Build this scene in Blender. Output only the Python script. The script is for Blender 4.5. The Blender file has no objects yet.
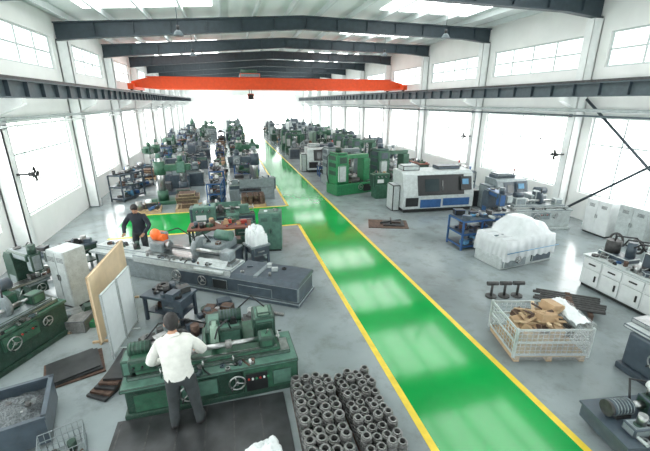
import bpy, math, bmesh, random
from mathutils import Vector, Matrix, noise
sc=bpy.context.scene
try:
    sc.view_settings.view_transform='Standard'
    sc.view_settings.look='None'
except Exception: pass
rad=math.radians
# ---------------------------------------------------------------- materials
def mat(name,col,rough=.5,metal=0.,var=.18,scale=6.,bump=0.,alpha=1.,col2=None,dirt=0.):
    m=bpy.data.materials.new(name);m.use_nodes=True;nt=m.node_tree;b=nt.nodes['Principled BSDF']
    tc=nt.nodes.new('ShaderNodeTexCoord');n=nt.nodes.new('ShaderNodeTexNoise');n.inputs['Scale'].default_value=scale
    n.inputs['Detail'].default_value=6
    nt.links.new(tc.outputs['Object'],n.inputs['Vector'])
    cr=nt.nodes.new('ShaderNodeValToRGB')
    cr.color_ramp.elements[0].position=.3;cr.color_ramp.elements[1].position=.7
    c2=col2 or tuple(c*(1-var) for c in col);c1=tuple(min(1,c*(1+var*.4)) for c in col)
    cr.color_ramp.elements[0].color=(*c2,1);cr.color_ramp.elements[1].color=(*c1,1)
    nt.links.new(n.outputs['Fac'],cr.inputs['Fac']);out=cr.outputs['Color']
    if dirt:
        n2=nt.nodes.new('ShaderNodeTexNoise');n2.inputs['Scale'].default_value=scale*4.3;n2.inputs['Detail'].default_value=8;n2.inputs['Roughness'].default_value=.7
        nt.links.new(tc.outputs['Object'],n2.inputs['Vector'])
        mr=nt.nodes.new('ShaderNodeMapRange');mr.inputs['From Min'].default_value=.5;mr.inputs['From Max'].default_value=.68;mr.inputs['To Max'].default_value=dirt
        nt.links.new(n2.outputs['Fac'],mr.inputs['Value'])
        mx=nt.nodes.new('ShaderNodeMix');mx.data_type='RGBA';nt.links.new(mr.outputs['Result'],mx.inputs[0]);nt.links.new(out,mx.inputs[6]);mx.inputs[7].default_value=(.10,.10,.095,1)
        out=mx.outputs[2]
    nt.links.new(out,b.inputs['Base Color'])
    b.inputs['Roughness'].default_value=rough;b.inputs['Metallic'].default_value=metal
    if alpha<1:b.inputs['Alpha'].default_value=alpha
    if bump:
        bp=nt.nodes.new('ShaderNodeBump');bp.inputs['Strength'].default_value=bump;bp.inputs['Distance'].default_value=.02
        nt.links.new(n.outputs['Fac'],bp.inputs['Height']);nt.links.new(bp.outputs['Normal'],b.inputs['Normal'])
    return m
def emis(name,col,s):
    m=bpy.data.materials.new(name);m.use_nodes=True;nt=m.node_tree;b=nt.nodes['Principled BSDF']
    n=nt.nodes.new('ShaderNodeTexNoise');n.inputs['Scale'].default_value=.4
    mx=nt.nodes.new('ShaderNodeMapRange');mx.inputs['To Min'].default_value=s*.85;mx.inputs['To Max'].default_value=s*1.15
    nt.links.new(n.outputs['Fac'],mx.inputs['Value']);nt.links.new(mx.outputs['Result'],b.inputs['Emission Strength'])
    b.inputs['Base Color'].default_value=(*col,1);b.inputs['Emission Color'].default_value=(*col,1);b.inputs['Roughness'].default_value=.3
    return m
M=dict(
 floor=mat('floor_epoxy_grey',(.285,.33,.34),.16,var=.34,scale=.5,dirt=.4),
 green=mat('floor_paint_green',(.003,.33,.06),.10,var=.15,scale=.9),
 yellow=mat('line_paint_yellow',(.82,.60,.04),.35,var=.15,scale=5),
 wall=mat('wall_white',(.86,.87,.85),.7,var=.05,scale=1.5),
 roof=mat('roof_white',(.78,.83,.82),.6,var=.06,scale=.8),
 purlin=mat('purlin_white',(.62,.67,.67),.5,var=.05),
 steel=mat('steel_bluegrey_paint',(.04,.06,.075),.5,var=.2),
 steel2=mat('steel_grey_paint',(.08,.11,.125),.5,var=.2),
 col=mat('column_white',(.82,.85,.84),.5,var=.06),
 frame=mat('window_frame',(.60,.66,.65),.5,var=.05),
 orange=mat('crane_orange',(.85,.08,.01),.4,var=.1),
 orange2=mat('crane_orange_light',(.95,.17,.03),.4,var=.1),
 gdark=mat('machine_green_dark',(.02,.062,.043),.45,var=.35,scale=9,dirt=.5),
 gmid=mat('machine_green',(.035,.125,.075),.45,var=.35,scale=9,dirt=.5),
 gteal=mat('machine_teal',(.09,.20,.155),.45,var=.3,scale=9,dirt=.4),
 glight=mat('machine_green_light',(.20,.31,.24),.45,var=.25,scale=9,dirt=.4),
 gbright=mat('machine_green_bright',(.02,.21,.08),.45,var=.3,scale=9,dirt=.4),
 slate=mat('machine_slate',(.06,.085,.11),.4,var=.3,scale=7,dirt=.3),
 grey=mat('machine_grey',(.24,.285,.30),.4,var=.25,scale=7,dirt=.45),
 lgrey=mat('machine_lightgrey',(.50,.55,.55),.4,var=.18,scale=7,dirt=.3),
 white=mat('paint_white',(.74,.77,.77),.4,var=.08),
 black=mat('black_paint',(.016,.018,.02),.4,var=.3),
 metal=mat('machined_steel',(.48,.49,.49),.3,1.,var=.3,scale=14),
 iron=mat('cast_iron',(.08,.08,.08),.5,.4,var=.4,scale=16),
 gearm=mat('ring_steel',(.30,.30,.295),.4,.6,var=.4,scale=10,dirt=.5),
 rust=mat('rusty_steel',(.13,.08,.06),.7,.2,var=.5,scale=10,bump=.3),
 wood=mat('wood_pale',(.50,.36,.22),.7,var=.25,scale=12),
 ply=mat('plywood',(.70,.55,.36),.6,var=.15,scale=3),
 card=mat('cardboard',(.46,.31,.18),.8,var=.2,scale=6),
 blue=mat('machine_blue',(.03,.10,.26),.4,var=.2),
 bluel=mat('parts_blue',(.10,.28,.46),.5,var=.2),
 red=mat('red_paint',(.40,.04,.03),.45,var=.2),
 redb=mat('bench_redbrown',(.20,.08,.055),.6,var=.3),
 plastic=mat('plastic_sheet_white',(.80,.84,.85),.22,var=.10,scale=5,bump=.6),
 plastic2=mat('plastic_wrap_translucent',(.82,.86,.88),.18,var=.10,scale=5,bump=.7,alpha=.72),
 film=mat('plastic_film_clear',(.88,.90,.90),.2,var=.05,scale=4,bump=.6,alpha=.28),
 chips=mat('metal_chips',(.16,.18,.19),.4,.7,var=.6,scale=45,bump=1.),
 mat_=mat('oily_plate',(.05,.053,.056),.32,.2,var=.45,scale=4),
 board=mat('board_white',(.74,.79,.80),.5,var=.06),
 glass=mat('dark_glass',(.03,.045,.05),.1,var=.1),
 shirt=mat('shirt_white',(.76,.76,.72),.8,var=.16,scale=9,bump=.3),
 trous=mat('trousers_dark',(.04,.048,.052),.8,var=.3,scale=9,bump=.2),
 skin=mat('skin',(.50,.27,.17),.5,var=.08),
 hair=mat('hair_black',(.012,.010,.010),.5,var=.3,scale=40,bump=.4),
 shoe=mat('shoe_black',(.02,.02,.02),.5,var=.2),
 lips=mat('lips',(.38,.12,.10),.5,var=.05),
 navy=mat('overalls_dark',(.018,.024,.035),.8,var=.2),
 wpane=emis('window_daylight',(.98,1.,.99),4.9),
 wpane2=emis('window_daylight_upper',(.96,1.,1.),1.1),
 sky=emis('skylight_daylight',(.98,1.,.99),4.2),
 lamp=emis('lamp_glow',(1,1,.95),2.0),
)
# ---------------------------------------------------------------- mesh builder
class MB:
    def __init__(s): s.bm=bmesh.new();s.mats=[];s.T=Matrix.Identity(4)
    def mi(s,m):
        m=M[m] if isinstance(m,str) else m
        if m not in s.mats:s.mats.append(m)
        return s.mats.index(m)
    def add(s,vs,fs,m,smooth=False):
        i=s.mi(m);bv=[s.bm.verts.new(s.T@Vector(v)) for v in vs];out=[]
        for f in fs:
            try:
                fc=s.bm.faces.new([bv[k] for k in f])
            except ValueError: continue
            fc.material_index=i;fc.smooth=smooth;out.append(fc)
        return bv,out
    def box(s,c,sz,m,rot=(0,0,0),bev=0,taper=1.):
        rm=Matrix.Rotation(rot[2],3,'Z')@Matrix.Rotation(rot[1],3,'Y')@Matrix.Rotation(rot[0],3,'X')
        vs=[]
        for z in(-.5,.5):
            t=taper if z>0 else 1.
            for x,y in((-.5,-.5),(.5,-.5),(.5,.5),(-.5,.5)):
                vs.append(Vector(c)+rm@Vector((x*sz[0]*t,y*sz[1]*t,z*sz[2])))
        bv,fs=s.add(vs,[(3,2,1,0),(4,5,6,7),(0,1,5,4),(1,2,6,5),(2,3,7,6),(3,0,4,7)],m)
        if bev>0:
            es=list({e for f in fs for e in f.edges})
            bmesh.ops.bevel(s.bm,geom=es,offset=min(bev,min(sz)*.45),segments=2,affect='EDGES',profile=.6)
    def b(s,x0,x1,y0,y1,z0,z1,m,bev=0):
        s.box(((x0+x1)/2,(y0+y1)/2,(z0+z1)/2),(abs(x1-x0),abs(y1-y0),abs(z1-z0)),m,bev=bev)
    def prism(s,pts,a0,a1,m,plane='xz'):
        n=len(pts)
        def P(p,a):
            return {'xz':(p[0],a,p[1]),'yz':(a,p[0],p[1]),'xy':(p[0],p[1],a)}[plane]
        vs=[P(p,a0) for p in pts]+[P(p,a1) for p in pts]
        fs=[tuple(range(n)),tuple(range(2*n-1,n-1,-1))]+[(i,i+n,(i+1)%n+n,(i+1)%n) for i in range(n)]
        bv,f=s.add(vs,fs,m);bmesh.ops.recalc_face_normals(s.bm,faces=f)
    def tube(s,pts,r,m,seg=10,cap=True,closed=False):
        pts=[Vector(p) for p in pts];n=len(pts)
        rs=[r]*n if not isinstance(r,(list,tuple)) else list(r)
        vs=[];fs=[];up=None
        for i,p in enumerate(pts):
            if closed: t=pts[(i+1)%n]-pts[i-1]
            else:
                t=(pts[min(i+1,n-1)]-pts[max(i-1,0)])
            if t.length<1e-9:t=Vector((0,0,1))
            t.normalize()
            if up is None:
                up=Vector((0,0,1)) if abs(t.z)<.9 else Vector((1,0,0))
            a=up-t*up.dot(t)
            if a.length<1e-5:a=t.orthogonal()
            a.normalize();up=a;c=t.cross(a)
            for k in range(seg):
                g=2*math.pi*k/seg;vs.append(p+(a*math.cos(g)+c*math.sin(g))*rs[i])
        for i in range(n if closed else n-1):
            j=(i+1)%n
            for k in range(seg):
                l=(k+1)%seg;fs.append((i*seg+k,i*seg+l,j*seg+l,j*seg+k))
        bv,f=s.add(vs,fs,m,True)
        if cap and not closed:
            for ring in (bv[:seg][::-1],bv[-seg:]):
                try:
                    fc=s.bm.faces.new(ring);fc.material_index=s.mi(m)
                except ValueError: pass
    def cyl(s,a,b2,r,m,seg=18,r2=None):
        a=Vector(a);b2=Vector(b2);s.tube([a,b2],[r,r if r2 is None else r2],m,seg)
    def prof(s,a,d,pr,m,seg=20):
        a=Vector(a);d=Vector(d).normalized()
        u=d.orthogonal().normalized();w=d.cross(u);vs=[];fs=[]
        for t,r in pr:
            for k in range(seg):
                g=2*math.pi*k/seg;vs.append(a+d*t+(u*math.cos(g)+w*math.sin(g))*max(r,.0005))
        for i in range(len(pr)-1):
            for k in range(seg):
                l=(k+1)%seg;fs.append((i*seg+k,i*seg+l,(i+1)*seg+l,(i+1)*seg+k))
        bv,f=s.add(vs,fs,m);bmesh.ops.recalc_face_normals(s.bm,faces=f)
        for q in (bv[:seg][::-1],bv[-seg:]):
            try: fc=s.bm.faces.new(q);fc.material_index=s.mi(m)
            except ValueError: pass
    def sph(s,c,r,m,sc3=(1,1,1),seg=14,rings=9,rot=None):
        vs=[];fs=[];c=Vector(c);rm=rot or Matrix.Identity(3)
        for i in range(rings+1):
            ph=math.pi*i/rings
            for k in range(seg):
                g=2*math.pi*k/seg
                vs.append(c+rm@Vector((math.sin(ph)*math.cos(g)*r*sc3[0],math.sin(ph)*math.sin(g)*r*sc3[1],math.cos(ph)*r*sc3[2])))
        for i in range(rings):
            for k in range(seg):
                l=(k+1)%seg;fs.append((i*seg+k,(i+1)*seg+k,(i+1)*seg+l,i*seg+l))
        bv,f=s.add(vs,fs,m,True)
        bmesh.ops.remove_doubles(s.bm,verts=bv,dist=1e-5)
    def wheel(s,c,d,r,m='metal',t=.012,spokes=3):
        c=Vector(c);d=Vector(d).normalized();u=d.orthogonal().normalized();w=d.cross(u)
        pts=[c+(u*math.cos(g)+w*math.sin(g))*r for g in [2*math.pi*k/20 for k in range(20)]]
        s.tube(pts,t,m,6,closed=True);s.cyl(c-d*.05,c+d*.03,r*.22,m,12)
        for k in range(spokes):
            g=2*math.pi*k/spokes;s.cyl(c,c+(u*math.cos(g)+w*math.sin(g))*r,t*.8,m,6)
        s.cyl(c+u*r,c+u*r+d*.07,t,'black',8)
    def ring(s,c,r,ri,h,m,seg=14):
        c=Vector(c);vs=[];fs=[]
        pr=[(ri,0),(r,0),(r,h),(ri,h)]
        for k in range(seg):
            g=2*math.pi*k/seg
            for q,z in pr:vs.append(c+Vector((math.cos(g)*q,math.sin(g)*q,z)))
        for k in range(seg):
            l=(k+1)%seg
            for j in range(4):
                j2=(j+1)%4;fs.append((k*4+j,l*4+j,l*4+j2,k*4+j2))
        s.add(vs,fs,m)
    def mesh(s,name):
        me=bpy.data.meshes.new(name);s.bm.normal_update();s.bm.to_mesh(me);s.bm.free()
        for m in s.mats:me.materials.append(m)
        return me
def put(me,name,loc=(0,0,0),rz=0.,sc_=1.):
    o=bpy.data.objects.new(name,me);sc.collection.objects.link(o);o.location=loc;o.rotation_euler=(0,0,rz)
    if sc_!=1.:o.scale=(sc_,)*3
    return o
def fin(mb,name,loc=(0,0,0),rz=0.,s=1.): return put(mb.mesh(name),name,loc,rz,s)

# ---------------------------------------------------------------- room
XL,XR,Y0,Y1=-6.3,13.5,-9.,68.
a=MB();a.b(XL,XR,Y0,Y1,-.15,0,'floor');fin(a,'floor')
a=MB();a.b(2.45,4.35,Y0,Y1-.2,0,.004,'green');a.b(-4.3,2.45,13.5,16.2,0,.004,'green')
a.b(4.35,4.46,Y0,Y1-.2,0,.006,'yellow');a.b(2.34,2.45,Y0,13.5,0,.006,'yellow');a.b(2.34,2.45,16.2,Y1-.2,0,.006,'yellow')
a.b(-4.3,2.45,13.39,13.5,0,.006,'yellow');a.b(-4.3,2.45,16.2,16.31,0,.006,'yellow');fin(a,'painted_walkway')
cols=[6.0+6.2*k for k in range(-2,11)]
cols=[y for y in cols if y<Y1+.1]
LZ=7.42;RZ=8.0;PZ=8.12;PX=3.7
def roofz(x): return LZ+(PZ-LZ)*(x-XL)/(PX-XL) if x<PX else PZ+(RZ-PZ)*(x-PX)/(XR-PX)
def bays():
    ys=[Y0]+[y for y in cols if y>Y0]+[Y1]
    return [(ys[i],ys[i+1]) for i in range(len(ys)-1) if ys[i+1]-ys[i]>2]
wn=1
for side,xw,top in(('left',XL,LZ+.05),('right',XR,RZ+.05)):
    w=MB();sg=-1 if side=='left' else 1;xa,xb=sorted((xw,xw+sg*.25))
    w.b(xa,xb,Y0,Y1,0,1.05,'wall');w.b(xa,xb,Y0,Y1,3.95,5.7,'wall');w.b(xa,xb,Y0,Y1,6.9,top+.3,'wall')
    for y0,y1 in bays():
        for (z0,z1) in((1.05,3.95),(5.7,6.9)):
            w.b(xa,xb,y0,y0+.55,z0,z1,'wall');w.b(xa,xb,y1-.55,y1,z0,z1,'wall')
    fin(w,'wall_'+side)
    for y0,y1 in bays():
        for (z0,z1,pm) in((1.05,3.95,'wpane'),(5.7,6.9,'wpane2')):
            g=MB();ya,yb=y0+.55,y1-.55;xm=xw+sg*.12
            g.b(xm-.01,xm+.01,ya+.03,yb-.03,z0+.03,z1-.03,pm)
            n=max(2,int((yb-ya)/1.2))
            for k in range(n+1):
                yy=ya+.04+(yb-ya-.08)*k/n;g.b(xm-.04,xm+.04,yy-.03,yy+.03,z0,z1,'frame')
            for zz in([z0+.03,z1-.03,z0+1.9] if z1-z0>2 else [z0+.03,z1-.03,(z0+z1)/2]):
                g.b(xm-.035,xm+.035,ya+.01,yb-.01,zz-.03,zz+.03,'frame')
            fin(g,'window_%d'%wn);wn+=1
dn=1
for nm,ya_,pm in(('wall_far',Y1,'wpane'),('wall_back',Y0-.25,'wpane2')):  # back wall doors: unseen, glowing panes added to fill the front with light
    w=MB();w.b(XL,XR,ya_,ya_+.25,5.6,8.6,'wall')
    xs=[XL,-4.6,-.6,.6,6.4,7.4,12,XR]
    for i in(0,2,4,6):w.b(xs[i],xs[i+1],ya_,ya_+.25,0,5.6,'wall')
    fin(w,nm)
    for i in(1,3,5):
        g=MB();x0,x1=xs[i]+.01,xs[i+1]-.01;g.b(x0+.03,x1-.03,ya_+.1,ya_+.12,.03,5.57,pm)
        for k in range(5):
            xx=x0+.05+(x1-x0-.1)*k/4;g.b(xx-.04,xx+.04,ya_+.06,ya_+.16,0,5.59,'frame')
        for zz in(.05,2.8,5.54):g.b(x0,x1,ya_+.07,ya_+.15,zz-.04,zz+.04,'frame')
        fin(g,'door_%d'%dn);dn+=1
a=MB();e=.28
a.prism([(XL-.3,LZ+e),(PX,PZ+e),(XR+.3,RZ+e),(XR+.3,RZ+e+.15),(PX,PZ+e+.15),(XL-.3,LZ+e+.15)],Y0-.3,Y1+.3,'roof')
fin(a,'ceiling')
a=MB()
for k in range(14):
    x=XL+.6+k*1.45
    if x>XR-.2:break
    z=roofz(x);a.b(x-.04,x+.04,Y0,Y1,z+.06,z+e+.01,'purlin')
fin(a,'roof_purlins')
a=MB()
for y0,y1 in bays():
    for x0,x1 in((-4.8,-.2),(6.9,11.2)):
        ya=y0+1.4;yb=y1-1.2
        a.prism([(x0,roofz(x0)+e-.03),(x1,roofz(x1)+e-.03),(x1,roofz(x1)+e),(x0,roofz(x0)+e)],ya,yb,'sky')
fin(a,'roof_skylights')
for y in cols:
    if y<Y0+.5 or y>Y1-.5:continue
    r=MB();d=.46
    P=[(XL+.02,LZ),(PX,PZ),(XR-.02,RZ)]
    lo=[(XR-.02,RZ-d-.12),(XR-1.6,RZ-d+.02),(PX,PZ-d),(XL+1.6,LZ-d+.06),(XL+.02,LZ-d-.1)]
    r.prism(P+lo,y-.02,y+.02,'steel')
    r.prism([(XL+.02,LZ),(PX,PZ),(XR-.02,RZ),(XR-.02,RZ+.05),(PX,PZ+.05),(XL+.02,LZ+.05)],y-.13,y+.13,'steel')
    lo2=lo[::-1];r.prism(lo2+[(x,z-.05) for x,z in lo],y-.13,y+.13,'steel')
    for k in range(1,14):
        x=XL+k*1.45
        if x<XR-.3:
            z=roofz(x);r.b(x-.01,x+.01,y-.11,y+.11,z-d+.03,z,'steel')
    fin(r,'roof_beam')
    for sx,x,zt in((-1,XL+.02,LZ),(1,XR-.02,RZ)):
        c=MB();x0,x1=sorted((x,x-sx*.42));
        zz=zt-.64
        c.b(x0,x1,y-.16,y-.13,0,zz,'col');c.b(x0,x1,y+.13,y+.16,0,zz,'col');c.b((x0+x1)/2-.02,(x0+x1)/2+.02,y-.13,y+.13,0,zz,'col')
        c.b(x0,x0+.03,y-.16,y+.16,0,zz,'col');c.b(x1-.03,x1,y-.16,y+.16,0,zz,'col')
        c.b(x0-.0,x1+.0,y-.22,y+.22,0,.03,'steel2')
        xi=x-sx*.42;xo=x-sx*1.05;zb=4.68 if sx>0 else 4.6
        c.prism([(xi,zb),(xo,zb),(xo,zb-.15),(xi,zb-.45)],y-.12,y+.12,'col')
        fin(c,'wall_column')
def runway(name,x,zb,zt):
    r=MB();r.b(x-.02,x+.02,Y0,Y1-.1,zb,zt,'steel2');r.b(x-.15,x+.15,Y0,Y1-.1,zt-.04,zt,'steel2');r.b(x-.14,x+.14,Y0,Y1-.1,zb,zb+.04,'steel2')
    r.b(x-.035,x+.035,Y0,Y1-.1,zt,zt+.09,'iron')
    y=Y0+.3
    while y<Y1-.3:
        r.b(x-.13,x+.13,y-.01,y+.01,zb,zt,'steel');y+=1.03
    fin(r,name)
runway('crane_runway_beam',XL+.8,4.6,5.08);runway('crane_runway_beam',XR-.8,4.68,5.16)
for x,z,r_,m in((XL+.5,4.05,.05,'lgrey'),(XL+.5,3.86,.035,'col'),(XR-.5,4.2,.06,'lgrey'),(XR-.5,4.0,.035,'steel2')):
    p=MB();p.cyl((x,Y0,z),(x,Y1-.2,z),r_,m,10)
    for y in cols:
        if y>Y0+.5 and y<Y1-.5:p.b(min(x,x+(.1 if x>0 else -.1)),max(x,x+(.1 if x>0 else -.1)),y-.05,y+.05,z-.06,z+.06,'steel2')
    fin(p,'wall_service_pipe')
p=MB();x=XR-.2
for (ya,za,yb,zb) in((11.9,4.6,6.3,.25),(11.9,.25,6.3,4.6)):
    p.cyl((x,ya,za),(x,yb,zb),.05,'steel',8);x-=.1
fin(p,'wall_cross_bracing')
# overhead travelling crane
c=MB();xa,xb=XL+.65,XR-.65;cy=27.0
for y,m in((cy,'orange'),(cy+1.9,'orange2')):
    c.prism([(xa+.1,5.42),(xa+1.5,5.30),(xb-1.5,5.30),(xb-.1,5.44),(xb-.1,5.75),(xb-1.2,6.0),(xa+1.2,6.0),(xa+.1,5.72)],y-.2,y+.2,m)
    c.b(xa+1.,xb-1.,y-.26,y+.26,5.99,6.03,m)
for x in(XL+.8,XR-.8):
    zb=5.19 if x<0 else 5.27
    c.b(x-.16,x+.16,cy-.8,cy+2.7,zb+.06,zb+.40,'orange',.02)
    for y in(cy-.5,cy+2.4):c.cyl((x-.07,y,zb+.1),(x+.07,y,zb+.1),.11,'iron',14)
c.b(1.1,2.4,cy-.2,cy+2.1,6.05,6.3,'grey',.03);c.cyl((1.2,cy+.9,6.4),(2.3,cy+.9,6.4),.2,'gmid',14)
c.cyl((1.7,cy+.9,6.3),(1.7,cy+.9,5.0),.02,'iron',6);c.cyl((1.85,cy+.9,6.3),(1.85,cy+.9,5.0),.02,'iron',6)
c.box((1.78,cy+.9,4.85),(.42,.22,.4),'black',bev=.03);c.tube([(1.78,cy+.9,4.65),(1.78,cy+.9,4.5),(1.88,cy+.9,4.42),(1.95,cy+.9,4.5)],.035,'iron')
fin(c,'overhead_travelling_crane')
# high bay lamps hung from purlins mid-bay
lm=MB();lm.cyl((0,0,.1),(0,0,-.75),.012,'steel',6);lm.cyl((0,0,-.75),(0,0,-.9),.05,'black',12)
lm.prof((0,0,-.9),(0,0,-1),[(0,.05),(.06,.12),(.16,.17),(.18,.17)],'steel2');lm.cyl((0,0,-1.06),(0,0,-1.075),.15,'lamp',16);lmm=lm.mesh('high_bay_lamp')
for y in cols[1:]:
    if y>20 or y<8:continue
    for x in(-1.35,8.8):put(lmm,'high_bay_lamp',(x,y+2.6,roofz(x)-.05))
# wall fans
fm=MB()
fm.b(0,.3,-.03,.03,-.03,.03,'black');fm.cyl((.3,0,0),(.42,0,0),.06,'black',12)
for rr in(.1,.16,.22,.25):
    fm.tube([(.48,math.cos(g)*rr,math.sin(g)*rr) for g in [2*math.pi*k/18 for k in range(18)]],.007,'black',5,closed=True)
for k in range(16):
    g=2*math.pi*k/16;fm.tube([(.42,math.cos(g)*.25,math.sin(g)*.25),(.48,math.cos(g)*.25,math.sin(g)*.25),(.52,0,0)],.004,'black',4)
for k in range(4):
    g=math.pi/2*k;fm.box((.45,math.cos(g)*.12,math.sin(g)*.12),(.02,.16,.1),'black',rot=(g+.4,0,0))
fmm=fm.mesh('wall_fan')
for x,y,z,rz in((XL+.45,12.2,2.55,0),(XR-.45,12.2,2.5,math.pi),(XR-.45,18.4,2.7,math.pi)):
    put(fmm,'wall_fan',(x,y,z),rz)
# ---------------------------------------------------------------- machines (local: X length, front -Y)
def clutter(a,x0,x1,y0,y1,z,n,seed,big=.2,pal=None):
    r=random.Random(seed);pal=pal or ['metal','iron','gdark','slate','rust','lgrey','blue','card','white','iron','gearm','red','gmid','iron','slate']
    for i in range(n):
        x=r.uniform(x0,x1);y=r.uniform(y0,y1);s=r.uniform(.05,big);k=r.random()
        m=r.choice(pal)
        if k<.3:a.box((x,y,z+s*.35),(s*1.3,s,s*.7),m,rot=(0,0,r.uniform(0,3)),bev=.008)
        elif k<.55:a.cyl((x,y,z),(x,y,z+s*1.1),s*.4,m,12)
        elif k<.75:a.ring((x,y,z),s*.6,s*.3,s*.4,m,14)
        elif k<.9:
            g=r.uniform(0,3);dx,dy=math.cos(g)*s*1.2,math.sin(g)*s*1.2;a.cyl((x-dx,y-dy,z+s*.2),(x+dx,y+dy,z+s*.2),s*.2,m,10)
        else:a.prism([(x-s*.6,z),(x+s*.6,z),(x+s*.3,z+s*.9),(x-s*.2,z+s)],y-s*.3,y+s*.3,m)
DK=['iron','iron','rust','slate','metal','gdark','black','gearm']
def lathe(L=2.4,c1='gmid',c2='gdark',seed=0):
    r=random.Random(seed);a=MB();h=L/2
    a.b(-h,-h+.75,-.3,.32,0,.68,c1,.03);a.b(h-.55,h,-.26,.28,0,.62,c1,.03);a.b(-h+.7,h-.5,-.36,.36,.42,.5,c2,.01)
    a.b(-h+.1,h,-.2,.2,.62,.84,c2,.02);a.b(-h+.7,h-.02,-.17,-.09,.84,.88,'metal');a.b(-h+.7,h-.02,.09,.17,.84,.88,'metal')
    a.b(-h,-h+.72,-.27,.27,.68,1.22,c1,.04);a.b(-h-.12,-h,-.24,.24,.55,1.18,c2,.03)
    a.cyl((-h+.72,0,1.06),(-h+.8,0,1.06),.09,'metal');a.cyl((-h+.8,0,1.06),(-h+.92,0,1.06),.15,'iron',20)
    for k in range(3):
        a.box((-h+.94,math.cos(k*2.1)*.08,1.06+math.sin(k*2.1)*.08),(.06,.05,.05),'metal')
    for k,x in enumerate((.12,.3,.5)):
        a.cyl((-h+x,-.27,1.08),(-h+x,-.33,1.08),.035,'metal',12);a.cyl((-h+x,-.33,1.08),(-h+x+.05,-.36,1.17),.012,'black',6)
    a.b(-h+.08,-h+.4,-.285,-.27,.78,.95,'white')
    cx=-h+1.25
    a.b(cx-.22,cx+.22,-.34,.24,.86,.94,c1,.02);a.b(cx-.2,cx+.2,-.4,-.22,.58,.92,c1,.02);a.wheel((cx-.1,-.44,.78),(0,-1,0),.09)
    a.b(cx-.08,cx+.08,-.22,.1,.94,1.02,'metal',.01);a.b(cx-.06,cx+.06,-.08,.06,1.02,1.12,'iron',.01)
    a.cyl((cx,-.05,1.12),(cx-.08,-.2,1.2),.012,'metal',6)
    tx=h-.35;a.prism([(tx-.2,.88),(tx+.2,.88),(tx+.14,1.1),(tx+.16,1.16),(tx-.18,1.16),(tx-.14,1.1)],-.11,.11,c1)
    a.cyl((tx-.32,0,1.06),(tx+.26,0,1.06),.045,'metal',12);a.wheel((tx+.3,0,1.06),(1,0,0),.1)
    for z in(.6,.66,.72):a.cyl((-h+.6,-.25,z),(h-.1,-.25,z),.014,'metal',6)
    a.cyl((-h+.92,0,1.06),(tx-.32,0,1.06),r.choice((.03,.06)),'metal',12)
    a.box((0,.34,.95),(L*.55,.02,.5),c1,rot=(-.12,0,0))
    clutter(a,-h+.1,-h+.6,-.2,.2,1.22,5,seed,.13);clutter(a,-h+.8,h-.6,-.33,-.25,.5,6,seed+1,.12,DK)
    return a
def mill(c1='gdark',c2='gmid',seed=0):
    r=random.Random(seed);a=MB()
    a.b(-.35,.35,-.75,.45,0,.14,c1,.03);a.prism([(-.12,.14),(.42,.14),(.42,1.55),(.3,1.7),(0,1.7),(-.06,1.45)],-.26,.26,c1,'yz')
    a.b(-.2,.2,-.68,.35,1.52,1.74,c2,.05);a.b(-.14,.14,-.78,-.5,1.2,1.72,c2,.04);a.cyl((0,-.64,1.2),(0,-.64,1.02),.05,'metal',12)
    a.cyl((0,-.64,1.72),(0,-.64,1.98),.11,c1,14);a.cyl((0,.1,1.7),(0,.1,1.78),.1,'iron',14)
    a.b(-.22,.22,-.6,-.1,.48,.78,c1,.03);a.cyl((0,-.4,.14),(0,-.4,.5),.06,'metal',12)
    a.b(-.3,.3,-.62,-.2,.78,.86,c2,.01);a.b(-.75,.75,-.6,-.3,.86,.94,'metal',.01)
    for y in(-.52,-.45,-.38):a.b(-.74,.74,y-.01,y+.01,.935,.945,'black')
    a.b(-.15,.12,-.56,-.36,.94,1.04,'iron',.01);a.b(-.15,-.1,-.56,-.36,1.04,1.08,'iron')
    a.wheel((-.82,-.45,.88),(-1,0,0),.12);a.wheel((.82,-.45,.88),(1,0,0),.12);a.wheel((0,-.68,.66),(0,-1,0),.12)
    a.cyl((.26,-.1,1.3),(.5,-.35,1.35),.02,'grey',6);a.box((.52,-.38,1.4),(.24,.1,.3),'lgrey',bev=.01)
    a.tube([(.2,.3,1.6),(.34,.2,1.8),(.3,-.2,1.75),(.15,-.5,1.4)],.015,'black',6)
    a.b(-.268,-.262,-.02,.3,.5,1.0,c2);a.b(.262,.268,-.02,.3,.4,.9,c2);a.cyl((-.3,-.3,.66),(-.45,-.35,.5),.015,'metal',6)
    clutter(a,-.65,.65,-.55,-.35,.945,9,seed,.12,DK)
    return a
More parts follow.
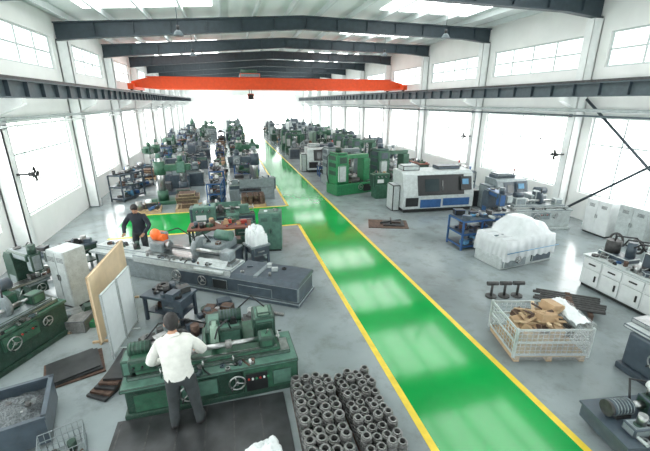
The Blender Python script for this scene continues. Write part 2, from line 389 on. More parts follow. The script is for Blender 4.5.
def grinder(L=2.4,c1='gmid',c2='gteal',wheelc='gdark',mot='gteal'):
    a=MB();h=L/2
    a.b(-h,h,-.36,.4,0,.1,c1,.02);a.b(-h+.04,h-.04,-.32,.36,.1,.72,c1,.03);a.b(-h*.35,h*.55,.2,.75,0,.72,c1,.03)
    a.b(-h,h,-.34,.34,.72,.78,c2,.015);a.b(-h*.9,h*.9,-.24,.12,.78,.86,'metal',.01);a.b(-h*.82,h*.82,-.2,.06,.86,.92,'grey',.01)
    x=-h*.62;a.b(x-.2,x+.2,-.2,.12,.92,1.2,c2,.04);a.cyl((x+.2,-.04,1.06),(x+.34,-.04,1.06),.09,'metal');a.cyl((x-.18,.0,1.28),(x+.14,.0,1.28),.1,mot,14)
    x=h*.6;a.b(x-.14,x+.14,-.18,.08,.92,1.14,c2,.04);a.cyl((x-.28,-.04,1.06),(x,-.04,1.06),.03,'metal',10)
    a.cyl((-h*.62+.34,-.04,1.06),(x-.28,-.04,1.06),.045,'metal',14)
    a.b(-.1,.5,.2,.78,.72,1.2,c2,.04);a.cyl((.02,.12,1.1),(.14,.12,1.1),.26,wheelc,24);a.box((.08,.26,1.12),(.17,.3,.5),wheelc,bev=.05)
    a.cyl((.2,.55,1.3),(.62,.55,1.3),.13,mot,16);a.b(.3,.5,.45,.6,1.18,1.24,c1)
    a.b(-.35,.35,-.37,-.3,.42,.7,c2,.01);a.wheel((-.18,-.4,.52),(0,-1,0),.13);a.wheel((.55,-.36,.56),(0,-1,0),.1)
    for k in range(5):a.cyl((.0+k*.07,-.37,.6),(.0+k*.07,-.4,.6),.018,('red','black','gmid')[k%3],8)
    a.tube([(.25,.3,1.2),(.2,.15,1.5),(.1,.0,1.42),(.08,-.02,1.3)],.015,'black',6)
    clutter(a,-h*.8,h*.8,-.32,-.26,.78,9,int(L*7),.09,DK)
    return a
def cnc(L=3.6,c1='white',c2='black',D=1.5,Hh=1.8,acc='slate'):
    a=MB();h=L/2
    a.b(-h+.05,h-.05,-D*.45,D*.5,0,.18,c2,.02)
    a.prism([(-D*.5,.18),(-D*.5,.75),(-D*.32,Hh*.94),(-D*.2,Hh),(D*.5,Hh),(D*.5,.18)],-h,h,c1,'yz')
    ang=math.atan2(D*.18,Hh*.94-.75);zc=(.75+Hh*.94)/2;yc=-D*.41
    a.box((.03*L,yc-.015,zc),(L*.66,.03,(Hh*.94-.75)*.97),c2,rot=(-ang,0,0),bev=.01)
    a.box((-.1*L,yc-.035,zc),(L*.2,.02,(Hh*.94-.75)*.6),'glass',rot=(-ang,0,0));a.cyl((-.1*L+.5,yc-.1,zc-.25),(-.1*L+.5,yc-.02,zc+.2),.018,'metal',6)
    a.box((h-.42,yc-.06,zc+.05),(.55,.1,.62),c2,rot=(-ang,0,0),bev=.02);a.box((h-.48,yc-.12,zc+.14),(.3,.02,.24),'bluel',rot=(-ang,0,0))
    for k in range(6):a.box((h-.56+k*.07,yc-.115,zc-.12),(.04,.02,.04),'lgrey',rot=(-ang,0,0))
    a.b(-h+.1,-h+.7,-D*.51,-D*.49,.3,.7,c2);a.b(.2,h-.2,-D*.52,-D*.5,.28,.62,acc);a.b(-h+.8,.1,-D*.51,-D*.5,.22,.6,acc)
    a.b(-h-.35,-h,-.3,.5,0,1.2,c1,.04);a.b(h,h+.6,-.25,.15,.5,.75,'grey',.02);a.b(h+.3,h+.6,-.3,.2,0,.8,c2,.03)
    a.b(-h+.2,-h+1.0,0,D*.45,Hh,Hh+.22,c1,.03);a.b(h-1.5,h-.4,0,D*.4,Hh,Hh+.16,'slate',.03);a.cyl((h-.3,.3,Hh),(h-.3,.3,Hh+.25),.03,'lgrey',8);a.cyl((h-.3,.3,Hh+.25),(h-.3,.3,Hh+.4),.04,'red',8)
    return a
def hobber(c1='gbright',c2='gdark'):
    a=MB()
    a.b(-1.1,1.1,-.55,.55,0,.55,c1,.04);a.b(-1.05,-.35,-.45,.45,.55,2.0,c1,.06);a.b(-1.0,-.4,-.4,.4,2.0,2.12,c2,.04)
    a.b(.65,1.05,-.3,.3,.55,1.75,c1,.05);a.b(-.4,1.05,-.16,.16,1.75,1.95,c1,.03)
    a.cyl((.15,0,.55),(.15,0,.72),.42,'iron',24);a.cyl((.15,0,.72),(.15,0,.92),.26,'gearm',24);a.cyl((.15,0,.92),(.15,0,1.75),.05,'metal',10)
    a.box((-.28,0,1.25),(.22,.5,.5),c2,bev=.04);a.cyl((-.14,-.35,1.25),(-.14,.35,1.25),.1,'metal',14)
    a.cyl((-.7,0,2.12),(-.7,0,2.35),.16,c2,14);a.b(-1.0,-.6,-.6,-.45,.7,1.5,'lgrey',.02);a.wheel((.3,-.6,.35),(0,-1,0),.14)
    for z in(1.0,1.4,1.75):a.b(-1.07,-1.04,-.3,.3,z,z+.2,c2)
    a.b(.5,.95,-.58,-.54,.1,.45,'black');a.b(-.9,-.5,-.47,-.44,1.6,1.9,c2)
    a.tube([(-.9,.3,2.1),(-1.15,.35,1.9),(-1.2,.3,1.0),(-1.1,.3,.5)],.025,'black',6)
    clutter(a,-.2,1.0,-.5,-.3,.55,8,5,.14,DK)
    return a
def drill(c1='gmid',c2='gteal'):
    a=MB();a.b(-.9,.6,-.4,.4,0,.16,c1,.02);a.cyl((.35,0,.16),(.35,0,2.1),.17,'metal',18);a.cyl((.35,0,.16),(.35,0,.6),.24,c1,18)
    a.b(-1.0,.55,-.14,.14,1.5,1.8,c1,.04);a.cyl((.35,0,1.35),(.35,0,1.95),.25,c1,18);a.b(-.75,-.35,-.3,.2,1.4,1.9,c2,.04)
    a.cyl((-.55,-.1,1.9),(-.55,-.1,2.15),.12,c1,14);a.cyl((-.55,-.1,1.4),(-.55,-.1,1.1),.045,'metal',12);a.cyl((-.55,-.1,1.1),(-.55,-.1,.9),.015,'metal',8)
    a.b(-.85,-.25,-.3,.2,.16,.6,'iron',.02);a.wheel((-.55,-.34,1.6),(0,-1,0),.14);a.cyl((.35,0,2.1),(.35,0,2.3),.11,c2,14)
    return a
def centre(c1='lgrey',c2='slate'):
    a=MB();a.b(-1.1,1.1,-.9,.9,0,.3,c2,.02);a.b(-1.1,1.1,-.8,.9,.3,1.75,c1,.05);a.b(-.5,.5,.1,.9,1.75,2.2,c2,.05)
    a.b(-.7,.4,-.82,-.8,.65,1.65,c2);a.b(-.55,.25,-.84,-.82,.85,1.5,'glass');a.cyl((-.12,-.9,.85),(-.12,-.9,1.5),.018,'metal',6)
    a.b(-.14,-.1,-.9,-.82,.85,.88,'metal');a.b(-.14,-.1,-.9,-.82,1.47,1.5,'metal')
    a.b(.95,1.25,-1.05,-.75,.95,1.6,c2,.03);a.b(1.0,1.2,-1.06,-1.04,1.25,1.5,'bluel');a.cyl((-.3,.5,2.2),(-.3,.5,2.4),.14,c2,14);a.b(1.1,1.5,.2,.8,0,1.5,c1,.03)
    return a
def cabinet(c1='lgrey',w=.8,d=.45,h=1.6):
    a=MB();a.b(-w/2,w/2,-d/2,d/2,.06,h,c1,.012);a.b(-w/2+.03,w/2-.03,-d/2+.03,d/2-.03,0,.06,'black')
    for s in(-1,1):
        a.b(s*w/4-w/4+.02,s*w/4+w/4-.02,-d/2-.012,-d/2,.1,h-.04,c1,.004);a.b(s*.03-.008,s*.03+.008,-d/2-.035,-d/2-.012,h*.5,h*.6,'metal')
        for k in range(4):a.b(s*w/4-.1,s*w/4+.1,-d/2-.016,-d/2-.012,h-.25+k*.03,h-.24+k*.03,'black')
    return a
def bench(w=1.8,d=.7,h=.8,top='redb',legs='gdark',n=14,seed=1,pal=None):
    a=MB();a.b(-w/2,w/2,-d/2,d/2,h-.06,h,top,.008)
    for x in(-w/2+.06,w/2-.06):
        for y in(-d/2+.06,d/2-.06):a.b(x-.03,x+.03,y-.03,y+.03,0,h-.06,legs)
    a.b(-w/2+.06,w/2-.06,-d/2+.06,d/2-.06,.18,.21,legs);a.b(w/2-.5,w/2-.08,-d/2+.03,d/2-.05,h-.3,h-.06,legs,.01)
    a.b(w/2-.4,w/2-.2,-d/2,-d/2+.03,h-.2,h-.17,'metal')
    clutter(a,-w/2+.15,w/2-.15,-d/2+.12,d/2-.12,h,n,seed,.2,pal);clutter(a,-w/2+.2,w/2-.6,-d/2+.15,d/2-.15,.21,n//2,seed+5,.2,DK)
    return a
def pallet(w=1.1,d=.9,h=.13,load='rust',seed=0,kind=0):
    r=random.Random(seed);a=MB()
    for i in range(3):
        y=-d/2+.05+(d-.1)*i/2;a.b(-w/2,w/2,y-.045,y+.045,0,h-.025,'wood')
    for i in range(7):
        x=-w/2+.06+(w-.12)*i/6;a.b(x-.055,x+.055,-d/2,d/2,h-.025,h,'wood')
    if kind==0:
        for k in range(3):
            for i in range(4):
                for j in range(3):
                    if r.random()<.88:a.ring((-w/2+.16+i*(w-.32)/3,-d/2+.16+j*(d-.32)/2,h+k*.13),.12,.06,.12,load,14)
    elif kind==1:
        z=h
        for k in range(4):
            hh=r.uniform(.08,.2);a.box((r.uniform(-.05,.05),r.uniform(-.05,.05),z+hh/2),(w*r.uniform(.6,.9),d*r.uniform(.6,.9),hh),load,rot=(0,0,r.uniform(-.1,.1)),bev=.01);z+=hh
    else:clutter(a,-w/2+.15,w/2-.15,-d/2+.15,d/2-.15,h,26,seed,.35)
    return a
def rack(w=1.7,d=.9,h=1.05,c='blue',seed=3):
    a=MB()
    for x in(-w/2,0,w/2):
        for y in(-d/2,d/2):a.b(x-.025,x+.025,y-.025,y+.025,0,h,c)
    for z in(.12,.55*h,h):
        for y in(-d/2,d/2):a.b(-w/2,w/2,y-.02,y+.02,z-.03,z+.02,c)
        for x in(-w/2,w/2):a.b(x-.02,x+.02,-d/2,d/2,z-.03,z+.02,c)
        a.b(-w/2,w/2,-d/2,d/2,z+.02,z+.04,'slate');clutter(a,-w/2+.15,w/2-.15,-d/2+.12,d/2-.12,z+.04,16,int(z*10)+seed,.26,DK+['bluel','blue','lgrey'])
    return a
def heap(seed,w=.8,d=.7,n=26):
    a=MB();clutter(a,-w/2,w/2,-d/2,d/2,0,n,seed,.38,DK+['gmid','gbright','gteal','grey','wood']);return a
def chipbin(w=.9,d=.8,h=.55,c='grey'):
    a=MB();t=.02
    a.b(-w/2,w/2,-d/2,d/2,.06,.09,c)
    for s in(-1,1):
        a.box((s*w/2,0,.06+h/2),(t,d,h),c);a.box((0,s*d/2,.06+h/2),(w+t,t,h),c);a.b(-w/2-.03,w/2+.03,s*d/2-.03,s*d/2+.03,h+.04,h+.08,c);a.b(s*w/2-.03,s*w/2+.03,-d/2,d/2,h+.04,h+.08,c)
        for q in(-1,1):a.cyl((s*(w/2-.1),q*(d/2-.08)-.02,.035),(s*(w/2-.1),q*(d/2-.08)+.02,.035),.035,'black',10)
    n=14;vs=[];fs=[]
    for i in range(n+1):
        for j in range(n+1):
            x=-w/2+.01+(w-.02)*i/n;y=-d/2+.01+(d-.02)*j/n
            z=h*.75+.25*math.sin(math.pi*i/n)*math.sin(math.pi*j/n)*.8+noise.noise(Vector((x*9,y*9,w)))*.06
            vs.append((x,y,z))
    for i in range(n):
        for j in range(n):fs.append((i*(n+1)+j,(i+1)*(n+1)+j,(i+1)*(n+1)+j+1,i*(n+1)+j+1))
    a.add(vs,fs,'chips')
    clutter(a,-w*.3,w*.3,-d*.3,d*.3,h*.95,12,3,.1,['chips','metal','iron']);return a
# ---------------------------------------------------------------- people
def skinbody(J,E,root):
    me=bpy.data.meshes.new('tmp');names=list(J);me.from_pydata([J[n][0] for n in names],[(names.index(p),names.index(q)) for p,q in E],[])
    o=bpy.data.objects.new('tmp',me);sc.collection.objects.link(o)
    md=o.modifiers.new('s','SKIN');md.use_smooth_shade=True
    for i,n in enumerate(names):
        sv=me.skin_vertices[0].data[i];r=J[n][1];sv.radius=(r,r) if not isinstance(r,tuple) else r;sv.use_root=(n==root)
    ss=o.modifiers.new('ss','SUBSURF');ss.levels=2;ss.render_levels=2
    dg=bpy.context.evaluated_depsgraph_get();dg.update();ev=o.evaluated_get(dg)
    m2=bpy.data.meshes.new_from_object(ev)
    V=[v.co.copy() for v in m2.vertices];F=[tuple(p.vertices) for p in m2.polygons]
    bpy.data.objects.remove(o);bpy.data.meshes.remove(me);bpy.data.meshes.remove(m2)
    return V,F
def segd(p,a,b):
    a=Vector(a);b=Vector(b);d=b-a;t=max(0,min(1,(p-a).dot(d)/max(d.length_squared,1e-9)));return (p-(a+d*t)).length
def person(a,J,E,root,matof,headT,hands,hairm='hair'):
    V,F=skinbody(J,E,root)
    for v in V:
        if abs(v.x)<.26 and J['pelvis'][0][2]-.02<v.z<J['neck0'][0][2]-.03:
            t=(v.z-J['pelvis'][0][2])/(J['neck0'][0][2]-J['pelvis'][0][2]);yc=J['pelvis'][0][1]+(J['neck0'][0][1]-J['pelvis'][0][1])*t
            if abs(v.y-yc)<.22:
                v.y=yc+(v.y-yc)*.8
        v.x+=.007*noise.noise(v*14);v.y+=.007*noise.noise(v*14+Vector((5,5,5)))
    groups={}
    for f in F:
        c=sum((V[i] for i in f),Vector())/len(f)
        best=min(E,key=lambda e:segd(c,J[e[0]][0],J[e[1]][0])-.6*min(J[e[0]][1],J[e[1]][1]))
        groups.setdefault(matof(best,c),[]).append(f)
    bv=[a.bm.verts.new(a.T@v) for v in V]
    for m,fs in groups.items():
        i=a.mi(m)
        for f in fs:
            try:fc=a.bm.faces.new([bv[k] for k in f]);fc.material_index=i;fc.smooth=True
            except ValueError:pass
    old=a.T.copy();a.T=old@headT
    a.sph((0,0,0),.1,'skin',(.80,.95,1.14),20,14);a.sph((0,.035,-.065),.06,'skin',(.85,.9,.85))
    a.sph((0,-.014,.020),.107,hairm,(.86,.97,1.05),20,14);a.sph((0,-.035,-.02),.092,hairm,(.90,.85,1.0),16,10)
    a.prism([(.086,.012),(.112,-.022),(.086,-.028)],-.013,.013,'skin','yz')
    for s in(-1,1):
        a.sph((s*.084,-.0,-.01),.026,'skin',(.4,.7,1.1));a.sph((s*.03,.083,.012),.0125,'white',(1,.6,.7),8,6);a.sph((s*.03,.0885,.012),.006,'black',(1,.6,1),8,6)
        a.box((s*.03,.091,.034),(.032,.008,.006),hairm)
    a.box((0,.085,-.056),(.042,.012,.009),'lips',bev=.003)
    a.T=old
    for (w,dirv,upv,side) in hands:
        w=Vector(w);d=Vector(dirv).normalized();u=Vector(upv);u=(u-d*u.dot(d)).normalized();s=d.cross(u)*side
        a.tube([w-d*.02,w+d*.01,w+d*.045,w+d*.085],[.026,.030,.037,.034],'skin',12)
        for k,(off,l) in enumerate(((.030,.070),(.010,.078),(-.010,.072),(-.029,.056))):
            b0=w+d*.075+s*off;p1=b0+d*l*.45-u*.006;p2=p1+(d*.75-u*.65).normalized()*l*.32;p3=p2+(d*.3-u*.95).normalized()*l*.26
            a.tube([b0,p1,p2,p3],[.0095,.009,.0082,.006],'skin',8)
        b0=w+d*.02+s*.026;p1=b0+(s*.8+d*.6-u*.3).normalized()*.035;p2=p1+(s*.3+d*.8-u*.5).normalized()*.03
        a.tube([b0,p1,p2],[.013,.011,.008],'skin',8)
def worker_main(shirt='shirt'):
    J={'pelvis':((0,0,.94),.155),'spine':((-.01,.02,1.10),.165),'chest':((-.02,.07,1.29),.195),'neck0':((-.03,.11,1.45),.09),'neck1':((-.03,.135,1.51),.058),'neck2':((-.03,.155,1.56),.055),
    'hl':((-.10,0,.86),.12),'kl':((-.13,.04,.48),.088),'al':((-.15,-.02,.12),.068),'hr':((.10,0,.86),.12),'kr':((.15,.02,.48),.088),'ar':((.19,-.04,.12),.068),
    'tl':((-.18,.15,.05),.045),'tr':((.24,.12,.05),.045),'el_':((-.15,-.07,.05),.045),'er_':((.185,-.09,.05),.045),
    'sl':((-.22,.08,1.375),.092),'sr':((.18,.09,1.375),.092),'ll':((-.37,.12,1.10),.07),'lr':((.34,.17,1.12),.07),'wl':((-.27,.36,.92),.045),'wr':((.24,.41,.95),.045)}
    E=[('pelvis','spine'),('spine','chest'),('chest','neck0'),('neck0','neck1'),('neck1','neck2'),('pelvis','hl'),('hl','kl'),('kl','al'),('al','tl'),('al','el_'),('pelvis','hr'),('hr','kr'),('kr','ar'),('ar','tr'),('ar','er_'),
       ('chest','sl'),('sl','ll'),('ll','wl'),('chest','sr'),('sr','lr'),('lr','wr')]
    def mo(e,c):
        if e[1] in('neck1','neck2'):return 'skin' if c.z>1.475 else shirt
        if e[1] in('tl','tr','el_','er_') or c.z<.08:return 'shoe'
        if e[1] in('hl','hr','kl','kr','al','ar'):return 'trous' if c.z<.90 else shirt
        if c.z<.88 and e[1] not in('ll','lr','wl','wr'):return 'trous'
        return shirt
    a=MB()
    hT=Matrix.Translation((-.035,.195,1.625))@Matrix.Rotation(rad(12),4,'Z')@Matrix.Rotation(rad(-28),4,'X')@Matrix.Diagonal((1.08,1.08,1.05,1))
    person(a,J,E,'pelvis',mo,hT,[((-.27,.37,.92),(.1,1,-.15),(0,.1,1),1),((.24,.42,.95),(0,1,-.1),(0,.1,1),-1)])
    return a
fin(worker_main(),'machine_operator',(-.90,4.56,0.03),rad(4),1.0)
fin(worker_main('navy'),'standing_worker',(-2.75,11.35,0),rad(170))
# ---------------------------------------------------------------- foreground left
a=MB()
a.b(-1.9,.55,3.55,4.88,0,.03,'mat_',.005)
for k in range(6):a.b(-1.85+k*.4,-1.83+k*.4,3.57,4.85,.03,.034,'iron')
fin(a,'steel_floor_plate')
def hero():
    a=MB();L=2.62;h=L/2
    a.b(-h,h,-.34,.5,0,.1,'gdark',.02)
    a.T=Matrix.Translation((0,0,-.17))
    a.b(-h+.04,h-.25,-.3,.45,.24,.70,'gdark',.03);a.b(h-.9,h,-.34,.45,.24,.74,'gmid',.03)
    a.b(-.2,.8,.3,1.0,.18,.74,'gmid',.03)
    a.b(-h,h,-.38,.42,.70,.76,'gteal',.02);a.b(-h+.08,h-.1,-.2,.16,.76,.82,'metal',.01);a.b(-h+.2,h-.25,-.16,.12,.82,.88,'gmid',.01);a.b(-h+.25,h-.3,-.14,-.1,.88,.895,'metal')
    a.b(-h+.15,-h+.65,-.32,-.3,.28,.6,'gmid',.01);a.b(h-.85,h-.5,-.36,-.34,.28,.62,'black',.01);a.b(h-.42,h-.12,-.36,-.34,.32,.6,'gteal',.01)
    a.b(-.5,.05,-.36,-.3,.36,.66,'gteal',.02);a.wheel((-.38,-.42,.52),(0,-1,0),.13,'metal',.014);a.wheel((.33,-.42,.54),(0,-1,0),.12,'metal',.014)
    for k in range(6):a.cyl((h-.8+k*.06,-.36,.52),(h-.8+k*.06,-.38,.52),.017,('red','white','gbright')[k%3],8)
    a.b(-h+.12,-h+.5,-.2,.18,.88,1.1,'gmid',.05);a.cyl((-h+.12,.03,1.16),(-h+.42,.03,1.16),.095,'gdark',18);a.b(-h+.02,-h+.16,-.16,.16,.82,1.08,'gteal',.03)
    for k in range(5):a.cyl((-h+.15+k*.05,.03,1.16),(-h+.16+k*.05,.03,1.16),.102,'gmid',18)
    a.cyl((-h+.5,-.03,1.0),(-h+.66,-.03,1.0),.085,'metal',18);a.cyl((-h+.66,-.03,1.0),(-h+.7,-.03,1.0),.11,'iron',18)
    for k in range(3):a.cyl((-h+.2+k*.12,-.2,.98),(-h+.2+k*.12,-.24,.98),.02,'black',8)
    a.cyl((-h+.7,-.03,1.0),(.72,-.03,1.0),.042,'metal',16);a.cyl((-.35,-.03,1.0),(-.15,-.03,1.0),.07,'gearm',18);a.cyl((.2,-.03,1.0),(.3,-.03,1.0),.07,'gearm',18)
    a.b(-.62,-.54,-.12,.1,.88,1.08,'gteal',.02)
    a.b(.72,.98,-.16,.12,.88,1.08,'gmid',.05);a.wheel((1.04,-.03,1.0),(1,0,0),.08);a.cyl((.85,-.03,1.08),(.88,-.1,1.2),.012,'metal',6)
    a.b(-.12,.5,.32,.92,.74,1.05,'gteal',.05);a.cyl((-.02,.22,1.0),(.1,.22,1.0),.2,'glight',26);a.box((.04,.34,1.02),(.17,.26,.34),'glight',bev=.05)
    a.cyl((.12,.62,1.13),(.5,.62,1.13),.11,'gdark',18)
    for k in range(6):a.cyl((.16+k*.05,.62,1.13),(.17+k*.05,.62,1.13),.118,'slate',18)
    a.b(.68,1.05,.25,.7,.76,1.2,'gteal',.04);a.b(.72,1.0,.22,.26,.88,1.12,'gdark',.02);a.b(.75,.97,.3,.55,1.2,1.27,'glight',.02)
    a.tube([(.3,.35,1.05),(.25,.2,1.3),(.1,.05,1.25),(.05,-.02,1.12)],.014,'black',8);a.tube([(-1.0,.2,1.15),(-.8,.4,1.3),(-.4,.5,1.25),(-.1,.6,1.05)],.014,'black',8)
    a.tube([(.9,.5,1.27),(.7,.7,1.4),(.45,.65,1.22)],.014,'black',8)
    clutter(a,-.6,.6,-.34,-.24,.76,18,3,.08,DK+['white']);clutter(a,-1.2,-.3,.22,.38,.76,18,4,.15,DK+['card','white','lgrey']);clutter(a,.1,.45,.4,.85,1.05,6,9,.12,DK)
    for x in(-.75,-.15,.3):
        a.cyl((x,-.25,.76),(x,-.25,.93),.012,'metal',8);a.cyl((x,-.25,.92),(x+.07,-.3,.96),.01,'black',6)
    return a
fin(hero(),'cylindrical_grinding_machine',(-.50,5.26,0),rad(2))
def rings(w,d,nx,ny,seed):
    r=random.Random(seed);a=MB()
    for i in range(3):a.b(-w/2+i*(w-.08)/2,-w/2+.08+i*(w-.08)/2,-d/2,d/2,0,.07,'rust')
    a.b(-w/2,w/2,-d/2,d/2,.07,.09,'iron')
    sx=w/nx;sy=d/ny;rr=min(sx,sy)*.495
    for i in range(nx):
        for j in range(ny):
            lv=r.choice((3,4,4,4,3))
            for k in range(lv):
                c=(-w/2+sx*(i+.5)+r.uniform(-.003,.003),-d/2+sy*(j+.5)+r.uniform(-.003,.003),.09+k*.06)
                a.ring(c,rr,rr*.55,.04,'gearm',12);a.ring((c[0],c[1],c[2]+.04),rr*.84,rr*.55,.02,'iron' if k<lv-1 else 'gearm',12)
    return a
fin(rings(.66,1.5,4,9,1),'flange_ring_stack',(.98,4.12,0),rad(-1));fin(rings(.60,1.55,4,10,2),'flange_ring_stack',(1.68,4.05,0),rad(1))
def lump(w,d,h,m,seed,base=0.,flat=.7,amp=.04,n=26):
    a=MB();vs=[];fs=[]
    for i in range(n+1):
        for j in range(n+1):
            u=-1+2*i/n;v=-1+2*j/n
            e=max(0,1-max(abs(u),abs(v))**6)
            z=base+h*(e**.5)*(flat+(1-flat)*math.cos(u*1.5)*math.cos(v*1.5))
            q=1-.10*(1-e)
            nz=noise.noise(Vector((u*2.4+seed,v*2.4,seed)))+.5*noise.noise(Vector((u*6,v*6+seed,0)))
            ex=1+amp*nz
            vs.append((u*w/2*ex*q,v*d/2*ex*q,max(base,z+nz*amp*1.6*e)))
    for i in range(n):
        for j in range(n):fs.append((i*(n+1)+j,(i+1)*(n+1)+j,(i+1)*(n+1)+j+1,i*(n+1)+j+1))
    a.add(vs,fs,m,True);return a
fin(lump(.6,.5,.32,'plastic',3,amp=.07),'white_sack',(.12,3.62,.035),.3)
fin(grinder(2.1,'gdark','gmid','grey','slate'),'cylindrical_grinding_machine',(-4.15,7.0,0),rad(62),.92);fin(mill('gdark','grey',2),'milling_machine',(-4.75,9.2,0),rad(50),.78)
fin(lathe(2.0,'gdark','slate',8),'engine_lathe',(-5.3,7.4,0),rad(80),.9)
fin(bench(1.5,.6,.75,'slate','gdark',20,9,DK),'tool_bench',(-4.6,10.9,0),rad(40))
fin(heap(51,.6,.5,26),'scrap_parts_heap',(-3.4,7.9,0),.5)
a=MB()
for k in range(3):a.box((0,0,.02+k*.035),(.9-.1*k,.75-.06*k,.03),('rust','mat_','mat_')[k],rot=(0,0,.06*k))
fin(a,'steel_sheet_stack',(-2.95,6.35,0),rad(20))
a=MB()
for k in range(5):a.box((.06*k-.1,.0,.03+k*.045),(.8,.38-.02*k,.04),('mat_','rust')[k%2],rot=(0,0,.1*k-.2))
fin(a,'steel_offcut_pile',(-2.12,5.9,0),rad(70))
fin(chipbin(1.0,.9,.42,'slate'),'swarf_bin',(-3.3,5.02,0),rad(15))
a=MB();w,d,h=.5,.45,.35
for z in(.02,.12,.22,.34):a.tube([(-w/2,-d/2,z),(w/2,-d/2,z),(w/2,d/2,z),(-w/2,d/2,z)],.008,'grey',6,closed=True)
for k in range(9):
    x=-w/2+w*k/8
    for y in(-d/2,d/2):a.cyl((x,y,.01),(x,y,.34),.005,'grey',5)
    a.cyl((x,-d/2,.02),(x,d/2,.02),.005,'grey',5)
for k in range(8):
    y=-d/2+d*k/7
    for x in(-w/2,w/2):a.cyl((x,y,.01),(x,y,.34),.005,'grey',5)
clutter(a,-.15,.15,-.12,.12,.03,12,8,.14,DK);fin(a,'wire_basket',(-2.42,4.42,0),rad(20))
fin(cabinet('lgrey',.55,.5,1.4),'electrical_cabinet',(-3.75,8.95,0),rad(-35))
a=MB()
a.b(-.012,.012,-1.0,1.0,.05,1.45,'ply')
for y in(-1.0,.95):a.b(-.04,-.012,y,y+.05,0,1.45,'wood')
for z in(.05,.7,1.4):a.b(-.04,-.012,-1.,1.,z,z+.05,'wood')
for y in(-.9,.85):a.b(-.2,.2,y-.02,y+.02,0,.04,'wood')
fin(a,'plywood_screen',(-2.64,8.0,0),rad(-3))
a=MB()
for k in range(2):
    y0=-.62+k*.64;a.b(-.012,.012,y0,y0+.6,.08,1.3,'board')
    for q in(y0,y0+.58):a.b(-.02,.02,q,q+.025,.0,1.32,'lgrey')
    a.b(-.02,.02,y0,y0+.6,1.3,1.32,'lgrey');a.b(-.02,.02,y0,y0+.6,.06,.08,'lgrey');a.b(-.15,.15,y0+.28,y0+.32,0,.03,'lgrey')
fin(a,'white_partition_board',(-2.28,7.1,0),rad(-8))
def longg():
    a=MB();h=3.1
    a.b(-h+.1,-.2,-.38,.38,0,.52,'grey',.03);a.b(-.3,h,-.5,.5,0,.1,'slate',.02);a.b(-.25,h-.03,-.46,.46,.1,.5,'slate',.04)
    a.prism([(-.5,.5),(.5,.5),(.4,.6),(-.4,.6)],1.3,h-.02,'slate','yz');a.b(1.9,2.0,-.42,.42,.58,.62,'grey');a.b(-h-.15,-1.2,-.42,.36,.52,.58,'lgrey',.015);a.b(-h-.1,-1.4,-.2,.14,.58,.68,'lgrey',.02)
    a.T=Matrix.Translation((0,0,-.14))
    a.b(-1.7,1.3,-.42,.26,.6,.8,'lgrey',.02);a.b(-1.4,1.25,-.26,.1,.8,.88,'metal',.01)
    a.b(-1.25,-.85,-.24,.14,.88,1.15,'grey',.04)
    a.sph((-1.2,-.02,1.3),.16,'orange2',(1,.7,1));a.box((-1.1,.12,1.15),(.3,.16,.42),'orange',bev=.06);a.cyl((-1.3,.02,1.22),(-.95,.02,1.22),.1,'orange2',16)
    a.cyl((-.85,-.05,1.05),(-.72,-.05,1.05),.11,'metal');a.cyl((-.72,-.05,1.05),(.9,-.05,1.05),.055,'metal',14);a.b(.85,1.15,-.2,.1,.88,1.14,'grey',.05)
    a.b(-.3,.75,.25,1.1,.14,.85,'slate',.04);a.b(-.2,.6,.2,1.05,.85,1.1,'grey',.05);a.cyl((-.05,.15,1.04),(.1,.15,1.04),.27,'grey',26);a.box((.02,.3,1.06),(.2,.32,.46),'lgrey',bev=.06)
    a.cyl((.2,.7,1.22),(.65,.7,1.22),.14,'gteal',18);a.b(-.15,.15,.6,1.0,1.1,1.2,'slate',.03)
    a.prism([(-.46,.66),(-.2,.72),(-.2,.92),(-.46,.72)],.25,1.1,'lgrey','yz')
    a.wheel((-.3,-.46,.45),(0,-1,0),.14);a.wheel((.5,-.5,.45),(0,-1,0),.12);a.b(.8,1.2,-.49,-.46,.3,.55,'black',.01);a.b(1.5,2.4,-.48,-.46,.28,.5,'slate',.01)
    a.tube([(.2,.4,1.1),(.1,.2,1.45),(.0,.05,1.35),(0,0,1.25)],.018,'black',8);a.tube([(-1.1,.2,1.3),(-.9,.5,1.35),(-.5,.7,1.0),(-.3,.8,.7)],.018,'black',8)
    clutter(a,-2.9,-1.7,-.1,.1,.82,16,5,.14,DK+['white']);clutter(a,-1.4,1.2,-.38,-.28,.8,18,6,.09,DK);clutter(a,-.1,.5,.3,.9,1.1,6,7,.12,DK)
    clutter(a,1.4,2.6,-.3,.3,.74,6,17,.12,DK+['lgrey'])
    return a
fin(longg(),'long_cylindrical_grinder',(-1.05,9.45,0),rad(-33))
fin(bench(.6,.55,.7,'grey','slate',0,2),'small_stand_table',(.55,10.0,0),.4);fin(lump(.55,.5,.5,'plastic',8,amp=.12),'plastic_covered_wheel_guard',(.55,10.0,.7),.4)
for i,(x,y) in enumerate(((-1.75,8.85),(-.55,7.7),(-1.1,7.0),(-.35,7.0),(.35,7.2),(-1.75,6.7))):
    a=MB();clutter(a,-.3,.3,-.22,.22,0,16,20+i,.24,DK);fin(a,'loose_casting_parts',(x,y,0),i)
fin(bench(1.0,.6,.6,'slate','slate',16,77,DK),'tool_bench',(-1.5,7.75,0),rad(-30))
fin(bench(1.9,.75,.85,'redb','gdark',26,31),'assembly_bench',(-.45,11.5,0),rad(-3))
a=cabinet('gteal',.7,.55,1.25);clutter(a,-.2,.2,-.15,.15,1.25,4,2,.15);fin(a,'machine_control_cabinet',(1.1,11.25,0),rad(-10))
fin(lathe(2.0,'gteal','slate',3),'engine_lathe',(-.3,12.6,0),rad(0))
